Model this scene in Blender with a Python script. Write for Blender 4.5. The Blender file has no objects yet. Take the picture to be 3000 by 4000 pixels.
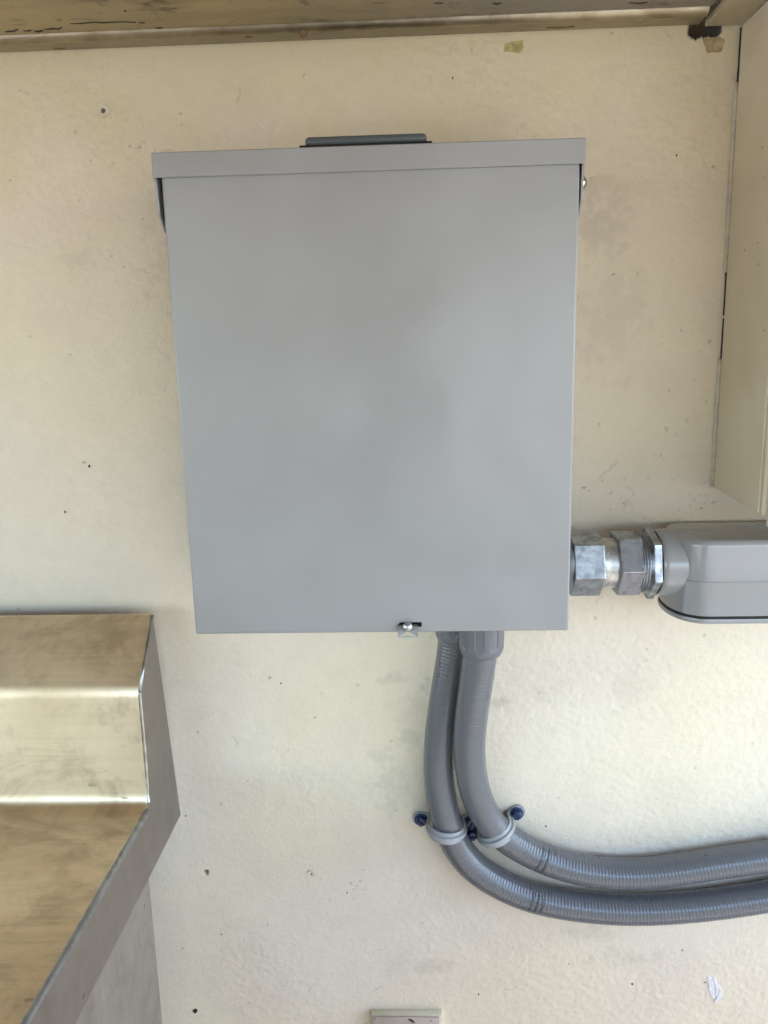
import bpy, bmesh, math, random
import numpy as np
from mathutils import Vector, Matrix

# ------------------------------------------------------------------ camera, sky, sun, exposure
scene = bpy.context.scene
COL = scene.collection
GROUND_Z = -1.25

cam_data = bpy.data.cameras.new('camera')
cam_data.sensor_fit = 'VERTICAL'
cam_data.sensor_height = 36.0
cam_data.lens = 27.0
cam_data.clip_start = 0.01
cam_data.clip_end = 500.0
cam = bpy.data.objects.new('camera', cam_data)
COL.objects.link(cam)
cam.matrix_world = Matrix((( 0.9991, 0.0165, 0.0383, 0.0),
                           ( 0.0344, 0.1960,-0.9800,-0.635),
                           (-0.0237, 0.9805, 0.1952, 0.0),
                           (0, 0, 0, 1)))
scene.camera = cam

SUN_ELEV, SUN_AZ = 48.0, 75.0            # azimuth clockwise from +Y (the wall faces -Y)
world = bpy.data.worlds.new('World'); scene.world = world; world.use_nodes = True
wn = world.node_tree.nodes; wn.clear()
sky = wn.new('ShaderNodeTexSky'); sky.sky_type = 'NISHITA'; sky.sun_disc = False
sky.sun_elevation = math.radians(SUN_ELEV); sky.sun_rotation = math.radians(SUN_AZ)
sky.dust_density = 1.0; sky.ozone_density = 2.0
bg = wn.new('ShaderNodeBackground'); bg.inputs['Strength'].default_value = 0.15
wo = wn.new('ShaderNodeOutputWorld')
world.node_tree.links.new(sky.outputs[0], bg.inputs[0]); world.node_tree.links.new(bg.outputs[0], wo.inputs[0])

sun_data = bpy.data.lights.new('sun', 'SUN'); sun_data.energy = 2.3; sun_data.angle = math.radians(0.5)
sun_data.color = (1.0, 0.95, 0.86)
sun = bpy.data.objects.new('sun', sun_data); COL.objects.link(sun)
_e, _a = math.radians(SUN_ELEV), math.radians(SUN_AZ)
_d = Vector((math.sin(_a) * math.cos(_e), math.cos(_a) * math.cos(_e), math.sin(_e)))
sun.rotation_euler = _d.to_track_quat('Z', 'Y').to_euler()

vs = scene.view_settings
vs.view_transform = 'Standard'; vs.look = 'None'; vs.gamma = 1.0; vs.use_curve_mapping = False
vs.exposure = 3.01
scene.render.engine = 'CYCLES'
scene.cycles.max_bounces = 10; scene.cycles.diffuse_bounces = 6; scene.cycles.glossy_bounces = 5
scene.cycles.use_denoising = True
scene.cycles.caustics_reflective = False; scene.cycles.caustics_refractive = False
random.seed(7); rng = np.random.default_rng(7)

# ------------------------------------------------------------------ material helpers
class NT:
    def __init__(self, name):
        self.m = bpy.data.materials.new(name); self.m.use_nodes = True
        self.t = self.m.node_tree; self.t.nodes.clear()
        self.out = self.t.nodes.new('ShaderNodeOutputMaterial')
        self.b = self.t.nodes.new('ShaderNodeBsdfPrincipled')
        self.t.links.new(self.b.outputs[0], self.out.inputs[0])
        tc = self.t.nodes.new('ShaderNodeTexCoord'); self.co = tc.outputs['Object']
    def n(self, typ, **kw):
        x = self.t.nodes.new(typ)
        for k, v in kw.items(): setattr(x, k, v)
        return x
    def put(self, sock, v):
        if hasattr(v, 'links') or isinstance(v, bpy.types.NodeSocket): self.t.links.new(v, sock)
        else:
            if isinstance(v, tuple) and len(v) == 3 and sock.type == 'RGBA': v = v + (1.0,)
            sock.default_value = v
    def mapped(self, scale=(1, 1, 1), loc=(0, 0, 0), rot=(0, 0, 0), co=None):
        mp = self.n('ShaderNodeMapping'); self.put(mp.inputs['Vector'], co or self.co)
        mp.inputs['Scale'].default_value = scale; mp.inputs['Location'].default_value = loc
        mp.inputs['Rotation'].default_value = rot
        return mp.outputs[0]
    def noise(self, scale, detail=3, rough=0.55, co=None, dist=0.0):
        x = self.n('ShaderNodeTexNoise'); self.put(x.inputs['Vector'], co or self.co)
        x.inputs['Scale'].default_value = scale; x.inputs['Detail'].default_value = detail
        x.inputs['Roughness'].default_value = rough; x.inputs['Distortion'].default_value = dist
        return x.outputs['Fac']
    def voronoi(self, scale, co=None, out='Distance', feature='F1', rnd=1.0):
        x = self.n('ShaderNodeTexVoronoi', feature=feature); self.put(x.inputs['Vector'], co or self.co)
        x.inputs['Scale'].default_value = scale; x.inputs['Randomness'].default_value = rnd
        return x.outputs[out]
    def ramp(self, fac, a, b, lo=0.0, hi=1.0):
        x = self.n('ShaderNodeMapRange'); self.put(x.inputs['Value'], fac)
        x.inputs['From Min'].default_value = a; x.inputs['From Max'].default_value = b
        x.inputs['To Min'].default_value = lo; x.inputs['To Max'].default_value = hi
        x.interpolation_type = 'SMOOTHSTEP' if a < b else 'LINEAR'
        return x.outputs[0]
    def math(self, op, a, b=None, c=None):
        x = self.n('ShaderNodeMath', operation=op); self.put(x.inputs[0], a)
        if b is not None: self.put(x.inputs[1], b)
        if c is not None: self.put(x.inputs[2], c)
        return x.outputs[0]
    def mix(self, fac, a, b, blend='MIX'):
        x = self.n('ShaderNodeMix', data_type='RGBA', blend_type=blend)
        self.put(x.inputs[0], fac); self.put(x.inputs[6], a); self.put(x.inputs[7], b)
        return x.outputs[2]
    def bump(self, h, strength=0.3, dist=0.001, normal=None):
        x = self.n('ShaderNodeBump'); self.put(x.inputs['Height'], h)
        x.inputs['Strength'].default_value = strength; x.inputs['Distance'].default_value = dist
        if normal is not None: self.put(x.inputs['Normal'], normal)
        return x.outputs[0]
    def set(self, **kw):
        nm = dict(base='Base Color', rough='Roughness', metal='Metallic', normal='Normal', coat='Coat Weight',
                  coat_rough='Coat Roughness', spec='Specular IOR Level', aniso='Anisotropic', ior='IOR')
        for k, v in kw.items(): self.put(self.b.inputs[nm[k]], v)
        return self.m
    def blob(self, x, z, rx, rz, nz=None, amt=0.6):
        """soft ellipse on the wall plane (object x, z), broken up by a noise socket"""
        mp = self.mapped(scale=(1 / rx, 0.0, 1 / rz), loc=(-x / rx, 0, -z / rz))
        ln = self.n('ShaderNodeVectorMath', operation='LENGTH'); self.put(ln.inputs[0], mp)
        v = self.math('SUBTRACT', 1.0, ln.outputs['Value'])
        if nz is not None: v = self.math('ADD', v, self.math('MULTIPLY_ADD', nz, 1.8, -1.05))
        return self.ramp(v, 0.0, 0.9, 0.0, amt)

def add_max(nt, socks):
    r = socks[0]
    for s in socks[1:]: r = nt.math('MAXIMUM', r, s)
    return r

# ------------------------------------------------------------------ materials
def wall_material():
    t = NT('cream_plaster')
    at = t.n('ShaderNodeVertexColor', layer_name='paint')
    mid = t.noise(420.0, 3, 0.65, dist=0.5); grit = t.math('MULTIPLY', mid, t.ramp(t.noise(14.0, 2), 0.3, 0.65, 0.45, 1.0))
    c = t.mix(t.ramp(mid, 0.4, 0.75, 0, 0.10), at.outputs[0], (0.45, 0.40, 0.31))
    return t.set(base=c, rough=0.62, spec=0.35, normal=t.bump(grit, 0.6, 0.0010))

def paint_grey(name, col, rough=0.42, peel=0.12, wave=0.0, spec=0.5, dust=0.1):
    t = NT(name)
    n1 = t.noise(9.0, 3, 0.5); n2 = t.noise(700.0, 2, 0.5); n3 = t.noise(60.0, 4, 0.6)
    c = t.mix(t.ramp(n1, 0.3, 0.7), tuple(x * 0.96 for x in col), tuple(min(1, x * 1.04) for x in col))
    c = t.mix(t.ramp(n3, 0.58, 0.8, 0, dust), c, (0.5, 0.47, 0.4))
    nb = t.bump(n2, peel, 0.0004)
    if wave: nb = t.bump(t.noise(7.0, 2, 0.45), wave, 0.010, nb)
    return t.set(base=c, rough=t.ramp(n1, 0.3, 0.7, rough - 0.05, rough + 0.06), spec=spec, normal=nb)

def cream_paint(name, a=(0.70, 0.62, 0.46), b=(0.62, 0.54, 0.39), bump=0.2, streak=False):
    t = NT(name)
    n1 = t.noise(11.0, 4, 0.6); n2 = t.noise(90.0, 5, 0.6)
    c = t.mix(t.ramp(n1, 0.35, 0.7), a, b)
    g = t.noise(30.0, 4, 0.6, co=t.mapped(scale=(1, 1, 0.35)))
    c = t.mix(t.ramp(g, 0.58, 0.76, 0, 0.4), c, (0.33, 0.29, 0.22))
    sp = t.voronoi(60.0); cell = t.voronoi(60.0, out='Color')
    sepc = t.n('ShaderNodeSeparateColor'); t.put(sepc.inputs[0], cell)
    dot = t.math('MULTIPLY', t.math('LESS_THAN', sp, 0.05), t.math('GREATER_THAN', sepc.outputs[0], 0.72))
    c = t.mix(t.math('MULTIPLY', dot, 0.8), c, (0.08, 0.06, 0.04))
    return t.set(base=c, rough=0.5, spec=0.4, normal=t.bump(t.math('ADD', n2, t.math('MULTIPLY', t.noise(400.0, 2), 0.3)), bump, 0.001))

def steel(name, col, stain, rough=0.28, axis='x', amt=0.6, blotch=1.0):
    t = NT(name)
    sc = (6, 500, 500) if axis == 'x' else (500, 6, 500) if axis == 'y' else (500, 500, 6)
    br = t.noise(1.0, 3, 0.6, co=t.mapped(scale=sc))
    n1 = t.noise(7.0, 4, 0.62, dist=0.6); n2 = t.noise(30.0, 4, 0.65)
    c = t.mix(t.ramp(n1, 0.34, 0.66, 0, amt), col, stain)
    c = t.mix(t.ramp(n2, 0.48, 0.72, 0, 0.55 * blotch), c, tuple(x * 0.62 for x in stain))
    c = t.mix(t.ramp(t.noise(16.0, 5, 0.7, co=t.mapped(loc=(4, 2, 1), scale=(0.6, 1, 1)), dist=1.2), 0.44, 0.68, 0, 0.75 * blotch), c, tuple(x * 0.60 for x in stain))
    sp = t.voronoi(42.0, co=t.mapped(scale=(0.55, 1, 1) if axis == 'x' else (1, 1, 1)))
    cell = t.voronoi(42.0, co=t.mapped(scale=(0.55, 1, 1) if axis == 'x' else (1, 1, 1)), out='Color')
    sepc = t.n('ShaderNodeSeparateColor'); t.put(sepc.inputs[0], cell)
    spot = t.math('MULTIPLY', t.math('LESS_THAN', t.math('ADD', sp, t.math('MULTIPLY', t.noise(160.0, 3, 0.7), 0.16)), t.math('MULTIPLY_ADD', sepc.outputs[1], 0.09, 0.08)), t.math('GREATER_THAN', sepc.outputs[0], 0.45))
    c = t.mix(t.math('MULTIPLY', spot, 0.38), c, tuple(x * 0.35 for x in stain))
    st2 = t.noise(1.0, 4, 0.65, co=t.mapped(scale=(2.5, 160, 160) if axis == 'x' else (160, 160, 3)))
    c = t.mix(t.ramp(st2, 0.35, 0.7, 0, 0.13), c, tuple(x * 0.6 for x in col))
    c = t.mix(t.ramp(br, 0.45, 0.75, 0, 0.16), c, tuple(min(1, x * 1.25) for x in col))
    r = t.math('ADD', t.ramp(n1, 0.3, 0.7, rough - 0.04, rough + 0.10), t.math('MULTIPLY', br, 0.10))
    r = t.math('ADD', r, t.math('MULTIPLY', spot, 0.15))
    nb = t.bump(br, 0.10, 0.0003)
    nb = t.bump(t.noise(9.0, 1), 0.15, 0.004, nb)
    tg = t.n('ShaderNodeCombineXYZ')                        # brushing direction
    tg.inputs[0 if axis == 'x' else 2].default_value = 1.0
    t.put(t.b.inputs['Tangent'], tg.outputs[0]); t.b.inputs['Anisotropic Rotation'].default_value = 0.25
    return t.set(base=c, rough=r, metal=1.0, normal=nb, aniso=0.6)

def zinc(name, col=(0.41, 0.43, 0.46), rough=0.34, spangle=70.0):
    t = NT(name)
    v = t.voronoi(spangle * 2.2, out='Color'); sepc = t.n('ShaderNodeSeparateColor'); t.put(sepc.inputs[0], v)
    n1 = t.noise(130.0, 5, 0.7)
    c = t.mix(t.ramp(n1, 0.36, 0.66), tuple(x * 0.55 for x in col), col)
    c = t.mix(t.math('MULTIPLY', sepc.outputs[0], 0.35), c, tuple(min(1, x * 1.35) for x in col))
    return t.set(base=c, rough=t.ramp(n1, 0.35, 0.7, rough + 0.14, rough - 0.06), metal=0.92, normal=t.bump(n1, 0.15, 0.0006))

def plastic(name, col, rough=0.4, spec=0.5, dirt=0.15, coat=0.0):
    t = NT(name)
    n1 = t.noise(28.0, 2, 0.5); n2 = t.noise(350.0, 3, 0.6)
    c = t.mix(t.math('MULTIPLY', n1, dirt), col, tuple(x * 0.6 for x in col))
    sp = t.voronoi(55.0); cell = t.voronoi(55.0, out='Color')
    sepc = t.n('ShaderNodeSeparateColor'); t.put(sepc.inputs[0], cell)
    dot = t.math('MULTIPLY', t.math('LESS_THAN', sp, 0.045), t.math('GREATER_THAN', sepc.outputs[0], 0.85))
    c = t.mix(t.math('MULTIPLY', dot, 0.8), c, (0.03, 0.03, 0.035))
    return t.set(base=c, rough=t.math('MULTIPLY_ADD', n1, 0.10, rough - 0.05), spec=spec, coat=coat, coat_rough=0.2, normal=t.bump(n2, 0.06, 0.0005))

def plain(name, col, rough=0.6, metal=0.0, scale=120.0, var=0.3, bump=0.15, dist=0.001):
    t = NT(name); n1 = t.noise(scale, 4, 0.6)
    c = t.mix(t.ramp(n1, 0.35, 0.7, 0, 1), col, tuple(x * (1 - var) for x in col))
    return t.set(base=c, rough=rough, metal=metal, normal=t.bump(n1, bump, dist))

def soffit_material():
    t = NT('stained_soffit')
    n1 = t.noise(9.0, 5, 0.65); n2 = t.noise(60.0, 5, 0.65); g = t.noise(26.0, 5, 0.6, co=t.mapped(scale=(0.18, 1.6, 1)))
    c = t.mix(t.ramp(n1, 0.3, 0.7), (0.45, 0.345, 0.16), (0.36, 0.285, 0.145))
    c = t.mix(t.ramp(g, 0.45, 0.7, 0, 0.35), c, (0.20, 0.155, 0.09))
    c = t.mix(t.ramp(n2, 0.58, 0.7, 0, 0.7), c, (0.12, 0.09, 0.055))
    sx = t.n('ShaderNodeSeparateXYZ'); t.put(sx.inputs[0], t.co)
    bare = t.ramp(t.math('ADD', sx.outputs[0], t.math('MULTIPLY_ADD', n1, 0.5, -0.25)), -0.08, 0.12, 0.0, 0.85)
    c = t.mix(bare, c, (0.235, 0.215, 0.185))
    c = t.mix(t.math('MULTIPLY', bare, t.ramp(t.noise(48.0, 4, 0.7, co=t.mapped(scale=(1, 0.5, 1))), 0.62, 0.72, 0, 0.7)), c, (0.42, 0.36, 0.24))
    ck = t.math('MULTIPLY', t.ramp(t.math('ABSOLUTE', t.math('SUBTRACT', t.noise(18.0, 4, 0.6, co=t.mapped(scale=(0.25, 3.0, 1))), 0.5)), 0.0, 0.012, 1.0, 0.0), t.ramp(t.noise(25.0, 2), 0.5, 0.6))
    c = t.mix(t.math('MULTIPLY', ck, 0.8), c, (0.05, 0.03, 0.015))
    h = t.math('SUBTRACT', t.math('ADD', n2, g), t.math('MULTIPLY', ck, 0.8))
    return t.set(base=c, rough=0.5, spec=0.45, normal=t.bump(h, 0.35, 0.002))

def rail_material():
    t = NT('painted_rail')
    n1 = t.noise(14.0, 4, 0.6); n2 = t.noise(70.0, 5, 0.65, co=t.mapped(scale=(0.3, 1, 1)))
    c = t.mix(t.ramp(n1, 0.3, 0.7), (0.31, 0.25, 0.14), (0.24, 0.20, 0.12))
    c = t.mix(t.ramp(n2, 0.55, 0.75, 0, 0.6), c, (0.18, 0.14, 0.08))
    c = t.mix(t.ramp(t.noise(110.0, 3), 0.66, 0.72, 0, 0.6), c, (0.50, 0.44, 0.30))
    c = t.mix(t.ramp(t.noise(36.0, 3, co=t.mapped(scale=(0.4, 1, 1), loc=(5, 0, 0))), 0.66, 0.72, 0, 0.8), c, (0.10, 0.045, 0.02))
    return t.set(base=c, rough=t.ramp(n1, 0.3, 0.7, 0.30, 0.45), spec=0.6, normal=t.bump(n2, 0.3, 0.0015))

M = dict(
    wall=wall_material(),
    box=paint_grey('grey_powder_coat', (0.288, 0.286, 0.281), rough=0.355, peel=0.10, wave=0.9, dust=0.03, spec=0.7),
    body=paint_grey('grey_cast_paint', (0.305, 0.302, 0.302), rough=0.17, peel=0.22, wave=0.10, dust=0.1, spec=0.6),
    dark_grey=plastic('dark_grey_plastic', (0.10, 0.115, 0.12), 0.35, dirt=0.1),
    rubber=plain('black_rubber', (0.006, 0.006, 0.007), 0.7),
    conduit=plastic('grey_pvc_jacket', (0.128, 0.131, 0.138), 0.20, dirt=0.06, spec=0.6),
    nut=plastic('grey_pvc_nut', (0.145, 0.147, 0.156), 0.36, dirt=0.1),
    strap=plastic('pale_grey_strap', (0.36, 0.365, 0.37), 0.38, dirt=0.25),
    blue=plastic('blue_screw_coating', (0.003, 0.030, 0.105), 0.36, dirt=0.5, coat=0.1),
    zinc=zinc('zinc_die_cast'),
    emt=zinc('galvanised_tube', (0.66, 0.67, 0.66), 0.35, 30),
    latch=zinc('zinc_plated_steel', (0.50, 0.51, 0.50), 0.36, 40),
    chrome=plain('bright_rivet', (0.8, 0.8, 0.8), 0.15, 1.0),
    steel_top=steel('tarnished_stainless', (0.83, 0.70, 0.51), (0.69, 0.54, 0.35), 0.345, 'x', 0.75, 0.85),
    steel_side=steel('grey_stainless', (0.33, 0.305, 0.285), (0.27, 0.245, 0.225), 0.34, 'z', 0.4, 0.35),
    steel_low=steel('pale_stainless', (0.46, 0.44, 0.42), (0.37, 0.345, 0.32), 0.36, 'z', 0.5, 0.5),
    bead=steel('worn_metal_bead', (0.46, 0.40, 0.28), (0.33, 0.26, 0.15), 0.345, 'x', 0.6),
    weld=plain('bright_weld', (0.52, 0.51, 0.48), 0.34, 1.0),
    edge=plain('rolled_edge_steel', (0.42, 0.43, 0.45), 0.35, 1.0),
    cabinet=cream_paint('cream_cabinet_paint'),
    cabinet_edge=cream_paint('cream_trim_paint', (0.70, 0.63, 0.47), (0.66, 0.58, 0.43)),
    dark=plain('dark_void', (0.012, 0.010, 0.008), 0.9),
    soffit=soffit_material(), rail=rail_material(),
    strip=cream_paint('dirty_cream_strip', (0.50, 0.44, 0.29), (0.40, 0.35, 0.23), 0.3),
    plaster=plain('bare_yellow_plaster', (0.50, 0.38, 0.18), 0.85, 0, 160, 0.45, 0.5, 0.002),
    tape=plain('old_yellow_paint', (0.50, 0.42, 0.16), 0.7, 0, 200, 0.4, 0.4),
    white=plain('white_plaster', (0.80, 0.79, 0.80), 0.8, 0, 250, 0.15, 0.4),
    filler=plain('cream_filler', (0.68, 0.61, 0.45), 0.65, 0, 150, 0.12, 0.3),
    ink=plain('dark_ink', (0.018, 0.022, 0.035), 0.5),
    pink=plain('pinkish_paint', (0.50, 0.42, 0.36), 0.5, 0, 60, 0.15, 0.3),
    caulk=plain('cream_caulk', (0.62, 0.57, 0.45), 0.6, 0, 150, 0.2, 0.5, 0.002),
    speck=plain('dark_speck', (0.02, 0.016, 0.012), 0.8),
    rust=plain('rusty_nail', (0.22, 0.13, 0.05), 0.6, 0.2, 200, 0.5, 0.5),
    blocker=plain('blocker_plaster', (0.66, 0.64, 0.59), 0.8, 0, 6.0, 0.2, 0.2),  # surface of the added light blockers
    concrete=plain('ground_concrete', (0.375, 0.345, 0.335), 0.9, 0, 1.5, 0.2, 0.2),
)

# ------------------------------------------------------------------ mesh helpers
def obj(name, bm, mat, parent=None, smooth=None):
    me = bpy.data.meshes.new(name)
    bmesh.ops.recalc_face_normals(bm, faces=bm.faces[:])
    if smooth is not None:
        for f in bm.faces: f.smooth = True
        for e in bm.edges:
            if len(e.link_faces) == 2 and e.calc_face_angle(0) > math.radians(smooth): e.smooth = False
    bm.to_mesh(me); bm.free()
    me.materials.append(M[mat] if isinstance(mat, str) else mat)
    o = bpy.data.objects.new(name, me); COL.objects.link(o)
    if parent is not None: o.parent = parent
    return o
def tag(o, label=None, cat=None, group=None, kind=None):
    if label: o['label'] = label
    if cat: o['category'] = cat
    if group: o['group'] = group
    if kind: o['kind'] = kind
    return o
def empty(name, label, cat, loc=(0, 0, 0), group=None, kind=None):
    o = bpy.data.objects.new(name, None); o.empty_display_size = 0.02; COL.objects.link(o)
    o.location = loc
    return tag(o, label, cat, group, kind)
def box_bm(lo, hi, bevel=0.0, seg=2, bm=None):
    bm = bm or bmesh.new()
    r = bmesh.ops.create_cube(bm, size=1.0)
    lo, hi = Vector(lo), Vector(hi)
    for v in r['verts']: v.co = Vector([(lo[i] + hi[i]) / 2 + v.co[i] * (hi[i] - lo[i]) for i in range(3)])
    if bevel:
        es = list({e for v in r['verts'] for e in v.link_edges})
        bmesh.ops.bevel(bm, geom=es, offset=bevel, segments=seg, profile=0.5, affect='EDGES')
    return bm
def prism_bm(pts, axis, a, b, bevel=0.0, seg=1):
    """polygon pts in the two other axes (in xyz order), extruded along axis from a to b"""
    bm = bmesh.new()
    def mk(p, t):
        q = list(p); q.insert(axis, t); return bm.verts.new(q)
    A = [mk(p, a) for p in pts]; B = [mk(p, b) for p in pts]
    bm.faces.new(A); bm.faces.new(B[::-1])
    for i in range(len(pts)): bm.faces.new((A[i], B[i], B[(i + 1) % len(pts)], A[(i + 1) % len(pts)]))
    if bevel: bmesh.ops.bevel(bm, geom=bm.edges[:], offset=bevel, segments=seg, profile=0.5, affect='EDGES')
    return bm
def lathe_bm(prof, n=48, origin=(0, 0, 0), axis='z', phase=0.0, rfun=None):
    """prof: list of (radius, height); closed with caps"""
    bm = bmesh.new(); rings = []
    o = Vector(origin)
    for r, h in prof:
        ring = []
        for i in range(n):
            a = 2 * math.pi * i / n + phase
            rr = r + (rfun(a, h) if rfun else 0)
            c, s = rr * math.cos(a), rr * math.sin(a)
            p = (c, s, h) if axis == 'z' else (h, c, s) if axis == 'x' else (c, h, s)
            ring.append(bm.verts.new(o + Vector(p)))
        rings.append(ring)
    for A, B in zip(rings, rings[1:]):
        for i in range(n): bm.faces.new((A[i], A[(i + 1) % n], B[(i + 1) % n], B[i]))
    bm.faces.new(rings[0]); bm.faces.new(rings[-1][::-1])
    return bm
def cut(o, bms, sharp=None):
    """carve the closed meshes out of o and keep the result as its mesh"""
    for bm in bms:
        c = obj('cutter', bm, 'dark')
        md = o.modifiers.new('cut', 'BOOLEAN'); md.object = c; md.operation = 'DIFFERENCE'; md.solver = 'EXACT'
        dg = bpy.context.evaluated_depsgraph_get(); dg.update()
        me = bpy.data.meshes.new_from_object(o.evaluated_get(dg))
        o.modifiers.clear(); old = o.data; o.data = me; me.name = old.name
        bpy.data.objects.remove(c)
    while len(o.data.materials) > 1: o.data.materials.pop()
    for p in o.data.polygons: p.material_index = 0
    if sharp is not None:
        b = bmesh.new(); b.from_mesh(o.data); b.normal_update()
        for f in b.faces: f.smooth = True
        for e in b.edges:
            if len(e.link_faces) == 2 and e.calc_face_angle(0) > math.radians(sharp): e.smooth = False
            if len(e.link_faces) == 2 and max(f.calc_area() for f in e.link_faces) > 0.01: e.smooth = False
        b.to_mesh(o.data); b.free()
def rounded(pts, r, n=5):
    """round the inner corners of an open polyline (2D)"""
    out = [pts[0]]
    for i in range(1, len(pts) - 1):
        p, a, b = Vector(pts[i]), Vector(pts[i - 1]), Vector(pts[i + 1])
        rr = r[i] if isinstance(r, (list, tuple)) else r
        if rr <= 0: out.append(tuple(p)); continue
        u, v = (a - p).normalized(), (b - p).normalized()
        d = min(rr, (a - p).length * 0.45, (b - p).length * 0.45)
        s, e = p + u * d, p + v * d
        for k in range(n + 1):
            t = k / n; out.append(tuple((1 - t) ** 2 * s + 2 * t * (1 - t) * p + t ** 2 * e))
    out.append(pts[-1])
    return out
def spline(P, n):
    """smooth dense curve through control points, uniform arc length, with gaussian smoothing"""
    P = np.array(P, float); d = np.r_[0, np.cumsum(np.linalg.norm(np.diff(P, axis=0), axis=1))]
    m = 3000; s = np.linspace(0, d[-1], m)
    out = np.zeros((m, 3))
    # catmull-rom
    Q = np.vstack([2 * P[0] - P[1], P, 2 * P[-1] - P[-2]])
    seg = np.clip(np.searchsorted(d, s, side='right') - 1, 0, len(P) - 2)
    t = ((s - d[seg]) / (d[seg + 1] - d[seg]))[:, None]
    p0, p1, p2, p3 = Q[seg], Q[seg + 1], Q[seg + 2], Q[seg + 3]
    out = 0.5 * ((2 * p1) + (-p0 + p2) * t + (2 * p0 - 5 * p1 + 4 * p2 - p3) * t ** 2 + (-p0 + 3 * p1 - 3 * p2 + p3) * t ** 3)
    w = int(m * 0.018 / d[-1]); k = np.exp(-0.5 * (np.arange(-3 * w, 3 * w + 1) / w) ** 2); k /= k.sum()
    pad = 3 * w
    E0 = out[0] + (out[0] - out[pad:0:-1]); E1 = out[-1] + (out[-1] - out[-2:-pad - 2:-1])
    E = np.vstack([E0, out, E1])
    out = np.stack([np.convolve(E[:, i], k, 'valid') for i in range(3)], 1)
    dd = np.r_[0, np.cumsum(np.linalg.norm(np.diff(out, axis=0), axis=1))]
    ss = np.linspace(0, dd[-1], n)
    return np.stack([np.interp(ss, dd, out[:, i]) for i in range(3)], 1), ss
def frames(C):
    T = np.gradient(C, axis=0); T /= np.linalg.norm(T, axis=1)[:, None]
    v = np.array([0, -1.0, 0]); N = v - T * (T @ v)[:, None]; N /= np.linalg.norm(N, axis=1)[:, None]
    return T, N, np.cross(T, N)
def tube_mesh(name, C, R, nth, mat, parent=None):
    """R: array (len(C), nth) of radii"""
    T, N, B = frames(C); th = np.linspace(0, 2 * np.pi, nth, endpoint=False)
    V = C[:, None] + R[..., None] * (np.cos(th)[None, :, None] * N[:, None] + np.sin(th)[None, :, None] * B[:, None])
    n = len(C); V = V.reshape(-1, 3)
    i, j = np.meshgrid(np.arange(n - 1), np.arange(nth), indexing='ij'); j2 = (j + 1) % nth
    F = np.stack([i * nth + j, (i + 1) * nth + j, (i + 1) * nth + j2, i * nth + j2], -1).reshape(-1, 4)
    faces = F.tolist() + [list(range(nth)), list(range((n - 1) * nth, n * nth))[::-1]]
    me = bpy.data.meshes.new(name); me.from_pydata(V.tolist(), [], faces); me.update()
    me.polygons.foreach_set('use_smooth', [True] * len(faces)); me.materials.append(M[mat])
    o = bpy.data.objects.new(name, me); COL.objects.link(o)
    if parent is not None: o.parent = parent
    return o
def rod(name, pts, r, mat, parent=None, nth=12, n=60):
    C, _ = spline(pts, n) if len(pts) > 2 else (np.linspace(pts[0], pts[1], 2), None)
    if len(pts) == 2:
        C = np.linspace(np.array(pts[0], float), np.array(pts[1], float), 4)
    return tube_mesh(name, C, np.full((len(C), nth), r), nth, mat, parent)
def flake_bm(outline, y0, y1, jit=0.0):
    """thin irregular patch lying on the wall: outline of (x, z), from y0 to y1 (y1 towards the viewer)"""
    bm = bmesh.new(); cx = sum(p[0] for p in outline) / len(outline); cz = sum(p[1] for p in outline) / len(outline)
    A = [bm.verts.new((x, y0, z)) for x, z in outline]
    B = [bm.verts.new((x + (cx - x) * 0.06, y1, z + (cz - z) * 0.06)) for x, z in outline]
    n = len(A); bm.faces.new(B)
    for i in range(n): bm.faces.new((A[i], A[(i + 1) % n], B[(i + 1) % n], B[i]))
    return bm
def ragged(outline, amp, sub=3):
    out = []
    for i, p in enumerate(outline):
        q = outline[(i + 1) % len(outline)]
        for k in range(sub):
            t = k / sub
            out.append((p[0] + (q[0] - p[0]) * t + random.uniform(-amp, amp), p[1] + (q[1] - p[1]) * t + random.uniform(-amp, amp)))
    return out

# ------------------------------------------------------------------ setting: ground, wall, ceiling
g = bmesh.new(); bmesh.ops.create_grid(g, x_segments=1, y_segments=1, size=150)
for v in g.verts: v.co.z = GROUND_Z
tag(obj('ground', g, 'concrete'), kind='structure')

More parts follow.
